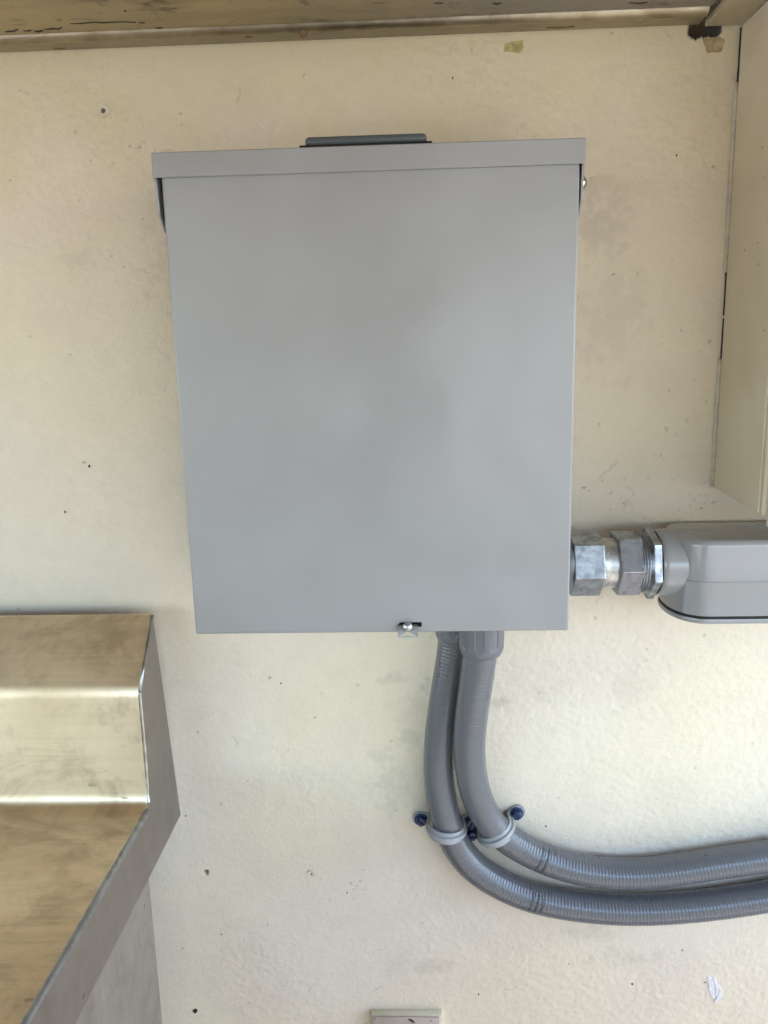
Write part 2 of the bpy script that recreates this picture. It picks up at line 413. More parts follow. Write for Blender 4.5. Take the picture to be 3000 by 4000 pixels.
HOLES = [(-0.2345, 0.1934, 0.0020), (-0.1008, -0.4701, 0.0011), (-0.2002, -0.4687, 0.0022)]
def build_wall():
    """dense relief over the part of the wall near the box, plain slabs around it, one mesh"""
    x0, x1, z0, z1, st = -0.46, 0.42, -0.72, 0.262, 0.00138
    X = np.arange(x0, x1, st); Z = np.arange(z0, z1, st); nx, nz = len(X), len(Z)
    gx, gz = np.meshgrid(X, Z, indexing='ij')
    fx = np.fft.fftfreq(nx, st)[:, None]; fz = np.fft.fftfreq(nz, st)[None]
    r = np.random.default_rng(11)
    def field(sx, sz=None, rot=0.0, low=None):
        sz = sz or sx; c, s_ = math.cos(rot), math.sin(rot)
        u, v = fx * c + fz * s_, -fx * s_ + fz * c
        g_ = np.exp(-2 * np.pi ** 2 * ((u * sx) ** 2 + (v * sz) ** 2))
        if low: g_ = g_ * (1 - np.exp(-2 * np.pi ** 2 * low ** 2 * (u ** 2 + v ** 2)))
        f = np.fft.ifft2(np.fft.fft2(r.standard_normal((nx, nz))) * g_).real
        return f / f.std()
    S = lambda v, a, b: np.clip((v - a) / (b - a), 0, 1) ** 2 * (3 - 2 * np.clip((v - a) / (b - a), 0, 1))
    zone = 0.35 + 0.65 * S(field(0.045), -0.7, 0.9)
    zone = np.clip(zone + 0.15 * S(-gz, 0.18, 0.4) - 0.30 * S(gx, 0.08, 0.16) * S(gz, -0.2, 0.0), 0.25, 1.3)
    peb = field(0.0012, low=0.005); streak = field(0.0032, 0.0012, -0.45, low=0.010); lump = field(0.0055, low=0.02)
    flat = np.maximum(field(0.0024, 0.0016, 0.3), -0.2) - 0.5
    zone = zone * (1 + 0.5 * S(gz, 0.0, 0.15)) * (1 - 0.3 * S(-gz, 0.15, 0.35))
    H = zone * (0.115 * peb + 0.05 * streak + 0.045 * flat) + 0.03 * lump + 0.30 * field(0.035)
    pit = np.zeros_like(H); dark = np.zeros_like(H); tint = np.zeros_like(H)
    def stamp(arr, cx, cz, rr, amt, sq=1.0, jag=0.0):
        i0, i1 = np.searchsorted(X, (cx - 2 * rr, cx + 2 * rr)); k0, k1 = np.searchsorted(Z, (cz - 2 * rr, cz + 2 * rr))
        if i1 <= i0 or k1 <= k0: return
        d = np.hypot((gx[i0:i1, k0:k1] - cx) / sq, gz[i0:i1, k0:k1] - cz) / rr
        arr[i0:i1, k0:k1] = np.maximum(arr[i0:i1, k0:k1], amt * S(-d, -1.25, -0.55))
    for _ in range(240):                                   # pocks in the paint
        stamp(pit, r.uniform(x0, x1), r.uniform(z0, z1), r.uniform(0.0010, 0.0022), r.uniform(0.15, 0.5), r.uniform(0.6, 1.5))
    for _ in range(250):                                   # fly specks
        stamp(dark, r.uniform(x0, x1), r.uniform(z0, z1), r.uniform(0.0007, 0.0013), r.uniform(0.12, 0.75) ** 1.5)
    for cx, cz, n in ((0.165, -0.11, 16), (0.24, -0.125, 16), (0.21, -0.06, 10), (0.235, 0.02, 9), (-0.06, -0.5, 14), (-0.19, 0.09, 16), (-0.215, 0.17, 14)):
        for _ in range(n):
            q = (cx + r.normal(0, 0.02), cz + r.normal(0, 0.02)); k = r.uniform(0.0007, 0.0013)
            stamp(dark, *q, k, r.uniform(0.15, 0.55)); stamp(pit, *q, k * 1.4, 0.25)
    def crack(cx, cz, ang, n, w=1.0):
        for k in range(n):
            ang += r.normal(0, 0.35); cx += math.cos(ang) * 0.0014; cz += math.sin(ang) * 0.0014
            if r.random() < 0.8:
                stamp(pit, cx, cz, 0.0010, 0.35 * w); stamp(dark, cx, cz, 0.0009, 0.20 * w)
    for cx, cz, a_, n in ((-0.195, 0.165, -1.2, 26), (-0.19, 0.10, -1.9, 20), (-0.205, 0.06, 2.2, 14), (0.122, 0.068, 0.25, 8), (0.125, 0.05, -0.6, 7), (-0.05, -0.6, 0.4, 10),
                          (-0.17, -0.33, -0.8, 10), (0.09, -0.59, -1.6, 10), (-0.30, 0.21, 0.2, 10), (-0.13, 0.195, 1.1, 9), (0.175, -0.10, -1.6, 24), (0.168, -0.085, -1.5, 16), (-0.11, -0.6, 1.0, 9)):
        crack(cx, cz, a_, n)
    br = field(0.004) * 0.5 + field(0.0017) * 0.45
    for cx, cz, rx, rz, am in ((0.145, 0.105, 0.03, 0.05, 0.55), (0.125, 0.16, 0.03, 0.022, 0.4), (0.16, 0.03, 0.04, 0.06, 0.35), (-0.185, 0.07, 0.025, 0.05, 0.45), (-0.265, 0.085, 0.02, 0.02, 0.35),
                               (-0.195, 0.14, 0.025, 0.05, 0.35), (-0.008, -0.335, 0.02, 0.018, 0.5), (-0.022, -0.375, 0.022, 0.04, 0.45), (0.073, -0.30, 0.018, 0.010, 0.65), (0.012, -0.285, 0.012, 0.010, 0.7),
                               (-0.018, -0.277, 0.012, 0.008, 0.6), (0.10, 0.195, 0.025, 0.02, 0.4), (0.07, 0.18, 0.03, 0.012, 0.35), (0.20, -0.56, 0.04, 0.012, 0.4), (0.155, -0.53, 0.04, 0.012, 0.4), (0.19, -0.29, 0.03, 0.03, 0.3),
                               (0.012, -0.57, 0.04, 0.010, 0.45), (-0.06, -0.23, 0.05, 0.012, 0.25), (0.0, -0.31, 0.03, 0.02, 0.3), (0.11, -0.29, 0.03, 0.02, 0.3), (-0.02, -0.57, 0.02, 0.03, 0.25)):
        d = np.hypot((gx - cx) / rx, (gz - cz) / rz)
        tint = np.maximum(tint, am * S(1.15 - d + 0.55 * br, 0.1, 1.3))
    tint = np.maximum(tint, 0.14 * S(field(0.02) + 0.5 * br, 1.0, 2.6))
    warm = S(field(0.05), -1, 1); pink = S(field(0.03), 0.6, 2.0) * 0.35
    mixc = lambda c, k, w: c * (1 - w[..., None]) + np.array(k) * w[..., None]
    c = np.tile(np.array((0.762, 0.675, 0.55)), (nx, nz, 1))
    c = mixc(c, (0.772, 0.678, 0.515), warm); c = mixc(c, (0.70, 0.60, 0.50), pink)
    c = mixc(c, (0.36, 0.32, 0.25), tint * 0.55)
    c = mixc(c, (0.45, 0.37, 0.24), 0.5 * S(gz + 0.004 * br, 0.215, 0.236))      # grime line and painted shade under the rail
    c = mixc(c, (0.66, 0.57, 0.30), 0.62 * S(gz + 0.012 * field(0.012), 0.10, 0.23))      # dim yellow bounce from the soffit, painted into the wall colour
    c *= (1 + 0.016 * br)[..., None]
    c = mixc(c, (0.05, 0.04, 0.03), np.clip(dark, 0, 0.9))
    H = H - 0.45 * pit
    Y = -H * 0.001
    # the broken hole under the rail and the drilled screw holes
    hz = 0.2290 + 0.0010 * np.sin(gx * 900) + 0.0006 * np.sin(gx * 2300 + 1) + 0.0035 * S(gx, 0.230, 0.237) - 0.0 
    hm = (gx > 0.2098) & (gx < 0.2315) & (gz > hz)
    Y = np.where(hm, 0.035, Y)
    hd_ = hm.copy(); hd_[1:] |= hm[:-1]; hd_[:-1] |= hm[1:]; hd_[:, :-1] |= hm[:, 1:]; c[hd_] = (0.05, 0.035, 0.025)  # shade inside the hole painted dark, rim included
    for hx, hz_, hr in HOLES:
        m = np.hypot(gx - hx, gz - hz_) < hr; Y = np.where(m, 0.012, Y); c[m] = (0.08, 0.06, 0.05)
    V = np.stack([gx, Y, gz], -1).reshape(-1, 3)
    i, k = np.meshgrid(np.arange(nx - 1), np.arange(nz - 1), indexing='ij'); a_ = (i * nz + k).ravel()
    F = np.stack([a_, a_ + nz, a_ + nz + 1, a_ + 1], 1)
    # plain slabs around, meeting the relief a little behind its surface
    xe0, xe1, ze0, ze1 = X[0] + 0.002, X[-1] - 0.002, Z[0] + 0.002, Z[-1] - 0.002
    B = []; yb = 0.0012
    for u0, u1, w0, w1 in ((-3, xe0, GROUND_Z - 0.05, 1.0), (xe1, 3, GROUND_Z - 0.05, 1.0), (xe0, xe1, GROUND_Z - 0.05, ze0), (xe0, xe1, ze1, 1.0)):
        B += [(u0, yb, w0), (u1, yb, w0), (u1, yb, w1), (u0, yb, w1)]
    B += [(-3, 0.2, GROUND_Z - 0.05), (3, 0.2, GROUND_Z - 0.05), (3, 0.2, 1.0), (-3, 0.2, 1.0)]
    nV = len(V); V = np.vstack([V, np.array(B)])
    F = np.vstack([F, nV + np.arange(20).reshape(5, 4)])
    F = F[:, [0, 1, 2, 3]]
    me = bpy.data.meshes.new('plaster_wall')
    me.vertices.add(len(V)); me.vertices.foreach_set('co', V.astype(np.float32).ravel())
    me.loops.add(F.size); me.loops.foreach_set('vertex_index', F.astype(np.int32).ravel())
    me.polygons.add(len(F)); me.polygons.foreach_set('loop_start', (np.arange(len(F)) * 4).astype(np.int32))
    me.polygons.foreach_set('use_smooth', np.ones(len(F), bool))
    me.update(calc_edges=True); me.validate()
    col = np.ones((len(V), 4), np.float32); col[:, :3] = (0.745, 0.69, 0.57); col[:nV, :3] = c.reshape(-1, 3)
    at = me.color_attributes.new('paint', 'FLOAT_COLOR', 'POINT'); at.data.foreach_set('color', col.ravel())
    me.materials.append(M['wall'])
    o = bpy.data.objects.new('plaster_wall', me); COL.objects.link(o)
    return o
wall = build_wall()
tag(wall, 'cream painted rough plaster wall behind the grey box', 'wall')
# round filler plugs round two of the screw holes
def plug(x, z, r, ri, amp):
    bm = bmesh.new(); n = 28; ph = random.uniform(0, 6)
    rr = [r * (1 + amp * math.sin(3 * 2 * math.pi * i / n + ph) + amp * 0.7 * math.sin(7 * 2 * math.pi * i / n)) for i in range(n)]
    rings = []
    for k, y in ((1.0, 0.0004), (0.95, -0.0005), (0.72, -0.0003), (0, -0.0002)):
        ring = []
        for i in range(n):
            a = 2 * math.pi * i / n; q = rr[i] * k if k else ri
            ring.append(bm.verts.new((x + q * math.cos(a), y, z + q * math.sin(a))))
        rings.append(ring)
    for A, B in zip(rings, rings[1:]):
        for i in range(n): bm.faces.new((A[i], A[(i + 1) % n], B[(i + 1) % n], B[i]))
    return obj('filler_plug', bm, 'filler', wall, 40)
plug(-0.2345, 0.1934, 0.0052, 0.0019, 0.07)
plug(-0.1008, -0.4701, 0.0040, 0.0011, 0.05)
# chipped white patch, in three flakes
for pts in ([(0.2692, -0.5797), (0.2716, -0.5868), (0.2717, -0.5922), (0.2749, -0.5999), (0.2776, -0.6045), (0.2790, -0.6020), (0.2778, -0.593), (0.2762, -0.585), (0.2748, -0.5790), (0.2704, -0.5782)],
            [(0.2752, -0.5788), (0.2766, -0.5850), (0.2783, -0.593), (0.2794, -0.6015), (0.2800, -0.6005), (0.2812, -0.594), (0.2824, -0.5905), (0.2807, -0.5873), (0.2762, -0.5797)],
            [(0.2804, -0.6008), (0.2796, -0.6025), (0.2779, -0.6050), (0.2783, -0.6073), (0.2815, -0.6052), (0.2845, -0.6010), (0.2850, -0.5968), (0.2828, -0.5905), (0.2816, -0.594)]):
    obj('paint_chip', flake_bm(ragged(pts, 0.0003, 2), 0.0002, -0.0006), 'white', wall)
obj('bare_patch', flake_bm(ragged([(0.0724, 0.2241), (0.0737, 0.2291), (0.0797, 0.2312), (0.0883, 0.2314), (0.0876, 0.2246), (0.0850, 0.2227)], 0.0006), 0.0002, -0.0004), 'tape', wall)
obj('bare_patch', flake_bm(ragged([(0.2200, 0.2280), (0.2215, 0.2230), (0.2225, 0.2195), (0.2240, 0.2172), (0.2315, 0.2171), (0.2355, 0.2195), (0.2360, 0.2259), (0.2330, 0.2290), (0.2299, 0.2279), (0.2244, 0.2276)], 0.0006), 0.0002, -0.0005), 'plaster', wall)
# larger dirt specks
SPECKS = [(-0.2217, -0.6213, 0.0034), (-0.273, -0.083, 0.0014), (-0.298, -0.122, 0.0012), (0.035, 0.207, 0.0011), (0.268, -0.585, 0.0009), (0.20, -0.587, 0.0016),
          (0.116, -0.421, 0.0012), (0.214, -0.454, 0.0009), (0.245, -0.55, 0.001), (-0.068, -0.49, 0.0011), (-0.215, -0.41, 0.0010),
          (-0.12, -0.28, 0.0010), (0.14, -0.565, 0.0009), (-0.145, -0.525, 0.0009), (0.055, -0.60, 0.0012), (-0.19, -0.535, 0.0010), (0.205, 0.147, 0.0010)]
for x, z, r in SPECKS:
    pts = [(x + r * random.uniform(0.5, 1.1) * math.cos(a * 0.785) * 0.7, z + r * random.uniform(0.5, 1.1) * math.sin(a * 0.785)) for a in range(8)]
    obj('dirt_speck', flake_bm(pts, 0.0002, -0.0006), 'speck', wall)

CEIL_Z = 0.2385; CEIL_DEPTH = 1.75; CEIL_X0, CEIL_X1 = -1.90, 0.95; FACING_X0, FACING_X1 = -0.62, 0.10
ceil = empty('ceiling', 'stained brown soffit over the wall', None, (0, 0, CEIL_Z), kind='structure')
def ch(o):
    """parent to an Empty that sits away from the origin, keeping world coordinates"""
    o.matrix_parent_inverse = Matrix.Translation(-Vector(o.parent.location)); return o
ch(obj('ceiling_panel', box_bm((CEIL_X0, -CEIL_DEPTH, CEIL_Z), (0.2165, -0.0262, 0.33), 0.001), 'soffit', ceil))
ch(obj('ceiling_panel', box_bm((0.2178, -CEIL_DEPTH, CEIL_Z + 0.0015), (CEIL_X1, -0.0262, 0.33), 0.001), 'soffit', ceil))

# unseen blockers added to keep front light off the wall: one tall, one low
tag(obj('facing_light_blocker', box_bm((FACING_X0, -CEIL_DEPTH, GROUND_Z), (FACING_X1, -CEIL_DEPTH + 0.15, CEIL_Z - 0.001), 0.004), 'blocker'), kind='structure')

tag(obj('low_light_blocker', box_bm((-1.69, -1.02, GROUND_Z), (1.60, -0.87, -0.34), 0.008), 'blocker'), kind='structure')  # added out of view to shade the lower part of the wall

rail = empty('ceiling_rail', 'dirty painted metal rail along the wall below the ceiling', 'rail', (0, 0, 0.24))
ch(obj('flange', box_bm((-3.0, -0.0150, 0.2366), (0.2165, -0.0005, 0.262), 0.0006), 'rail', rail))
def bead_profile():
    pts = [(-0.0152, 0.2600)]
    for k in range(13):
        a = math.pi * k / 12
        pts.append((-0.0207 + 0.0055 * math.cos(a), 0.2400 - 0.0056 * math.sin(a)))
    pts.append((-0.0262, 0.2600)); return pts
bm = prism_bm(bead_profile(), 0, -3.0, 0.2150)
ch(obj('rounded_bead', bm, 'bead', rail, 35))
ch(obj('nail_head', lathe_bm([(0.0001, -0.0042), (0.0018, -0.0038), (0.0028, -0.0022), (0.0031, 0.0)], 14, (-0.0745, -0.0205, 0.2355), 'z'), 'rust', rail, 50))

def sliver(pts, w, z, mat, name, par):
    n = len(pts); out = [(x, y + w * (0.25 + 0.75 * math.sin(math.pi * (i + 0.4) / n)) * random.uniform(0.6, 1.2)) for i, (x, y) in enumerate(pts)]
    bm = bmesh.new(); ring = [(x, y) for x, y in pts] + out[::-1]
    A = [bm.verts.new((x, y, z + 0.0003)) for x, y in ring]; B = [bm.verts.new((x, y, z - 0.0004)) for x, y in ring]
    bm.faces.new(A); bm.faces.new(B[::-1])
    for i in range(len(ring)): bm.faces.new((A[i], A[(i + 1) % len(ring)], B[(i + 1) % len(ring)], B[i]))
    ch(obj(name, bm, mat, par))
for pts, w in (([(-0.289, -0.0329), (-0.2858, -0.0338), (-0.2826, -0.0338), (-0.278, -0.036)], 0.0022), ([(-0.2753, -0.0335), (-0.2733, -0.0328), (-0.2696, -0.0337)], 0.0016),
               ([(-0.268, -0.0325), (-0.2662, -0.032), (-0.2645, -0.0322), (-0.2615, -0.0329)], 0.0028), ([(-0.2597, -0.0346), (-0.2554, -0.0345), (-0.2533, -0.0354), (-0.2491, -0.0343), (-0.2459, -0.0362)], 0.0016),
               ([(-0.2373, -0.0415), (-0.2334, -0.0415), (-0.2286, -0.0417), (-0.2197, -0.0427), (-0.2156, -0.0415), (-0.2055, -0.0413), (-0.1979, -0.0409), (-0.1911, -0.0394)], 0.0013),
               ([(-0.1889, -0.039), (-0.1853, -0.0383)], 0.0012), ([(-0.1798, -0.0300), (-0.1783, -0.0290), (-0.1756, -0.0296)], 0.0020), ([(-0.1925, -0.0585), (-0.1915, -0.0580)], 0.0022),
               ([(0.060, -0.046), (0.063, -0.045), (0.066, -0.0455)], 0.0016), ([(0.02, -0.05), (0.026, -0.0495)], 0.001), ([(0.155, -0.038), (0.162, -0.037), (0.168, -0.0375)], 0.0013)):
    sliver(pts, w, CEIL_Z, 'speck', 'paint_crack', ceil)
for pts, w in (([(-0.2665, -0.0055), (-0.262, -0.0052), (-0.2575, -0.0056)], 0.0018), ([(-0.119, -0.0120), (-0.114, -0.0120)], 0.0010), ([(0.1035, -0.0075), (0.110, -0.0068), (0.118, -0.0068), (0.124, -0.0078)], 0.0024)):
    sliver(pts, w, 0.2366, 'rust', 'rust_mark', rail)

strip = obj('ceiling_strip', box_bm((0.2195, -CEIL_DEPTH, 0.2338), (0.2462, -0.004, 0.2384), 0.0008), 'strip')
tag(strip, 'cream ceiling strip running forward beside the wall cabinet', 'strip')

# ------------------------------------------------------------------ wall cabinet at the right
cab = empty('wall_cabinet', 'cream painted cabinet on the wall at the right edge', 'cabinet', (0.40, -0.05, -0.11))
ch(obj('side_panel', prism_bm([(-0.0035, 0.2336), (-0.0035, -0.1100), (-0.0868, -0.1150), (-0.0868, 0.2336)], 0, 0.2466, 0.2646, 0.0008), 'cabinet', cab))
ch(obj('bottom_panel', prism_bm([(-0.0035, -0.1010), (-0.0035, -0.1090), (-0.0868, -0.1138), (-0.0868, -0.1010)], 0, 0.2648, 0.70), 'cabinet', cab))
bm = box_bm((0.2470, -0.0938, -0.1158), (0.2700, -0.0870, 0.2334), 0.0026, 4)
ch(obj('face_frame', bm, 'cabinet_edge', cab, 35))
ch(obj('door', box_bm((0.2482, -0.1130, -0.1225), (0.70, -0.0955, 0.2300), 0.0015, 2), 'cabinet_edge', cab, 35))
for z0, z1 in ((-0.1095, -0.006), (0.060, 0.196)):
    C = np.array([(0.2464 + random.uniform(-.0002, .0002), -0.0012, z) for z in np.linspace(z0, z1, max(4, int((z1 - z0) / 0.006)))])
    R = np.full((len(C), 8), 0.0019) * (1 + 0.25 * rng.standard_normal((len(C), 1)).clip(-1, 1))
    ch(tube_mesh('caulk_bead', C, R, 8, 'caulk', cab))

for z0, z1 in ((-0.0062, 0.0250), (0.0275, 0.0602), (0.1962, 0.2334)):
    ch(obj('gap_shade_strip', box_bm((0.2468, -0.0033, z0), (0.2600, 0.0004, z1)), 'rubber', cab))  # black strip standing in for the shade inside the gap

# ------------------------------------------------------------------ stainless counter with backsplash
XE = -0.2195
cnt = empty('stainless_counter', 'tarnished stainless steel counter with backsplash at lower left', 'counter', (-0.6, -0.4, GROUND_Z))
back_prof = [(-0.0290, -0.2190), (-0.0290, -0.2047), (-0.0724, -0.2538), (-0.0735, -0.3540), (-0.700, -0.3540), (-0.700, -0.408)]
def sheet(name, prof, x0, x1, mat, parent, thick=0.0014):
    P = np.array(prof); T = np.gradient(P, axis=0); T /= np.linalg.norm(T, axis=1)[:, None]
    Q = P + np.stack([-T[:, 1], T[:, 0]], 1) * -thick
    return ch(obj(name, prism_bm([tuple(p) for p in P] + [tuple(p) for p in Q[::-1]], 0, x0, x1), mat, parent, 32))
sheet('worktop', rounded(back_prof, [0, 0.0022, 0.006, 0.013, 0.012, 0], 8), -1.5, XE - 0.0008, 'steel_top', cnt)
side = [(-0.0297, -0.2060), (-0.0722, -0.2545), (-0.0740, -0.3450), (-0.0790, -0.3535), (-0.698, -0.3550), (-0.698, -0.4080), (-0.083, -0.4080), (-0.0022, -0.4074)]
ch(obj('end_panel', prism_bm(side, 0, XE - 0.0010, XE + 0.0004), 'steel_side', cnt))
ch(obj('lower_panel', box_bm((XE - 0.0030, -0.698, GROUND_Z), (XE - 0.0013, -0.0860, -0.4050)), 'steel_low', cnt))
ch(rod('rolled_edge', [(XE - 0.0006, -0.0800, -0.3552), (XE - 0.0006, -0.30, -0.3556), (XE - 0.0006, -0.50, -0.3556), (XE - 0.0006, -0.698, -0.3556)], 0.0030, 'edge', cnt, 16))
ch(rod('rolled_edge', [(XE, -0.0295, -0.2053), (XE, -0.0722, -0.2540)], 0.0014, 'edge', cnt, 12))
wp = [(XE + 0.0003 + 0.0004 * math.sin(k * 1.3), -0.0726 - 0.0012 * (k / 14) ** 3 - (0.002 if k >= 13 else 0), -0.2545 - 0.0945 * k / 14) for k in range(15)]
Cw, _ = spline(wp, 120)
Rw = np.full((120, 12), 0.0011) * (1 + 0.18 * np.sin(np.linspace(0, 40, 120)) * np.linspace(0.2, 1, 120))[:, None]
Rw[-10:] *= np.linspace(1.0, 1.7, 10)[:, None]
ch(tube_mesh('weld_bead', Cw, Rw, 12, 'weld', cnt))

# ------------------------------------------------------------------ the grey electrical enclosure
enc = empty('electrical_enclosure', 'large plain grey steel electrical box mounted on the cream wall', 'electrical box', (-0.025, 0, -0.19))
body = ch(obj('box_body', box_bm((-0.1505, -0.1020, -0.1880), (0.1010, -0.0015, 0.1310), 0.001), 'box', enc))
cover = obj('cover', box_bm((-0.1583, -0.1150, -0.1914), (0.1083, -0.1025, 0.1190), 0.0018, 4), 'box')
cut(cover, [box_bm((-0.0113, -0.12, -0.1872), (0.0045, -0.09, -0.1838))], 20)
cover.parent = enc; ch(cover)
ch(obj('slot_back', box_bm((-0.0125, -0.1018, -0.1876), (0.0055, -0.1014 + 0.0002, -0.1832)), 'dark', enc))
hood_top = prism_bm([(-0.1178, 0.1170), (-0.1178, 0.1320), (-0.0100, 0.1335), (-0.0100, 0.1318), (-0.1162, 0.1304), (-0.1162, 0.1170)], 0, -0.1628, 0.1109, 0.0005)
hood = ch(obj('hood', hood_top, 'box', enc, 32))
for x0, x1 in ((-0.1628, -0.1614), (0.1095, 0.1109)):
    fl = [(-0.1176, 0.1304), (-0.1176, 0.1172), (-0.1150, 0.1155), (-0.1125, 0.0960), (-0.1020, 0.0860), (-0.0200, 0.0860), (-0.0100, 0.1302)]
    ch(obj('hood_flange', prism_bm(fl, 0, x0, x1, 0.0003), 'box', enc))
dome = [(0.0001, 0.0062), (0.0022, 0.0057), (0.0042, 0.0042), (0.0056, 0.0019), (0.0060, 0.0)]
ch(obj('rivet', lathe_bm([(r, h) for r, h in dome], 20, (0.1109, -0.0960, 0.1098), 'x'), 'chrome', enc, 60))
ch(obj('rivet', lathe_bm([(r, -h) for r, h in dome], 20, (-0.1628, -0.0960, 0.1060), 'x'), 'chrome', enc, 60))
# hub cover on top with its rubber gasket
hub = ch(obj('hub_plate', box_bm((-0.0672, -0.0975, 0.1376), (0.0128, -0.0300, 0.1438), 0.0030, 5), 'dark_grey', enc, 40))
gasket = ch(obj('gasket', box_bm((-0.0705, -0.1000, 0.1330), (0.0160, -0.0280, 0.1378), 0.0006), 'rubber', enc))
# latch tab through the slot
tabp = rounded([(-0.1060, -0.1850), (-0.1175, -0.1850), (-0.1195, -0.1935)], [0, 0.0018, 0], 5)
bm = bmesh.new(); xs = (-0.0124, 0.0017); rows = [[bm.verts.new((x, p[0], p[1])) for p in tabp] for x in xs]
for i in range(len(tabp) - 1): bm.faces.new((rows[0][i], rows[0][i + 1], rows[1][i + 1], rows[1][i]))
bmesh.ops.solidify(bm, geom=bm.faces[:], thickness=0.0011)
tab = obj('latch_tab', bm, 'latch')
cut(tab, [lathe_bm([(0.0017, -0.13), (0.0017, -0.112)], 20, (-0.0054, 0, -0.1902), 'y')])
tab.parent = enc; ch(tab)
dm = obj('latch_rivet', lathe_bm([(0.0001, -0.0024), (0.0018, -0.0021), (0.0032, -0.0009), (0.0036, 0.0006)], 20, (-0.0054, -0.1188, -0.1860), 'y'), 'latch', tab, 60)
# (latch_tab keeps world coordinates, so its rivet needs no offset)

# ------------------------------------------------------------------ conduit coupling out of the box's right side
AX = (0.0, -0.0425, -0.1620)
cpl = empty('conduit_coupling', 'zinc hex compression coupling between grey box and conduit body', 'coupling', (0.147, -0.0425, -0.188))
def hexnut(name, x0, x1, r, ph, mat, ch_=0.0012):
    bm = lathe_bm([(r - ch_, x0), (r, x0 + ch_ * 0.7), (r, x1 - ch_ * 0.7), (r - ch_, x1)], 6, AX, 'x', ph)
    bmesh.ops.bevel(bm, geom=bm.edges[:], offset=0.0004, segments=1, affect='EDGES')
    return ch(obj(name, bm, mat, cpl))
ch(obj('collar', lathe_bm([(0.0235, 0.1012), (0.0238, 0.1030), (0.0238, 0.1200), (0.0225, 0.1222)], 48, AX, 'x'), 'dark_grey', cpl, 35))
hexnut('hex_nut', 0.1218, 0.1458, 0.0258, 0.22, 'zinc')
ch(obj('steel_tube', lathe_bm([(0.0197, 0.1200), (0.0197, 0.1650)], 48, AX, 'x'), 'emt', cpl, 35))
hexnut('hex_nut', 0.1568, 0.1752, 0.0262, 0.02, 'zinc')
thr = []
for k in range(4):
    x = 0.1738 + k * 0.0022
    thr += [(0.0226, x), (0.0240, x + 0.0008), (0.0240, x + 0.0012), (0.0226, x + 0.0021)]
ch(obj('thread', lathe_bm(thr, 48, AX, 'x'), 'zinc', cpl, 35))
hexnut('hex_flange', 0.1815, 0.1878, 0.0288, 0.30, 'zinc', 0.0010)

# ------------------------------------------------------------------ painted conduit body
lb = empty('conduit_fitting', 'glossy grey painted conduit body under the cream cabinet', 'conduit body', (0.28, -0.041, -0.205))
def lb_outline(off=0.0, x_end=0.42):
    yc, hy, xc, a = -0.0410, 0.0355 + off, 0.2240, 0.0265 + off
    pts = []
    for k in range(33):
        t = math.pi * (0.5 + k / 32)
        c, s = math.cos(t), math.sin(t)
        pts.append((xc + a * math.copysign(abs(c) ** 0.82, c), yc + hy * math.copysign(abs(s) ** 0.9, s)))
    pts += [(x_end, yc - hy), (x_end, yc + hy)]
    return pts
def loft(outs):
    """outs: list of (outline, z)"""
    bm = bmesh.new(); rings = [[bm.verts.new((x, y, z)) for x, y in o] for o, z in outs]
    for A, B in zip(rings, rings[1:]):
        n = len(A)
        for i in range(n): bm.faces.new((A[i], A[(i + 1) % n], B[(i + 1) % n], B[i]))
    bm.faces.new(rings[0]); bm.faces.new(rings[-1][::-1]); return bm
lvl = [(lb_outline(0.0000), -0.1955), (lb_outline(-0.0004), -0.1702), (lb_outline(-0.0001), -0.1696), (lb_outline(-0.0001), -0.1692), (lb_outline(-0.0006), -0.1686), (lb_outline(-0.0012), -0.1425)]
for k in range(1, 7):
    a = k / 6 * math.pi / 2
    lvl.append((lb_outline(-0.0012 - 0.0042 * (1 - math.cos(a))), -0.1425 + 0.0050 * math.sin(a)))
ch(obj('casting', loft(lvl), 'body', lb, 28))
ch(obj('hub', lathe_bm([(0.0225, 0.1884), (0.0250, 0.1888), (0.0263, 0.1904), (0.0266, 0.1930), (0.0266, 0.2300), (0.02, 0.2305)], 64, AX, 'x'), 'body', lb, 35))
ch(obj('gasket', loft([(lb_outline(-0.0010), -0.1976), (lb_outline(0.0002), -0.1974), (lb_outline(0.0002), -0.1957), (lb_outline(-0.001), -0.1954)]), 'rubber', lb))
ch(obj('cover_plate', loft([(lb_outline(-0.0020), -0.2022), (lb_outline(0.0004), -0.2012), (lb_outline(0.0009), -0.1992), (lb_outline(0.0005), -0.1977)]), 'body', lb, 40))
# raised nameplate frame cast on the top
for nm, lo, hi in (('raised_line', (0.262, -0.0300, -0.1378), (0.40, -0.0292, -0.1370)), ('raised_line', (0.270, -0.0432, -0.1378), (0.40, -0.0424, -0.1370))):
    ch(obj(nm, box_bm(lo, hi), 'body', lb))

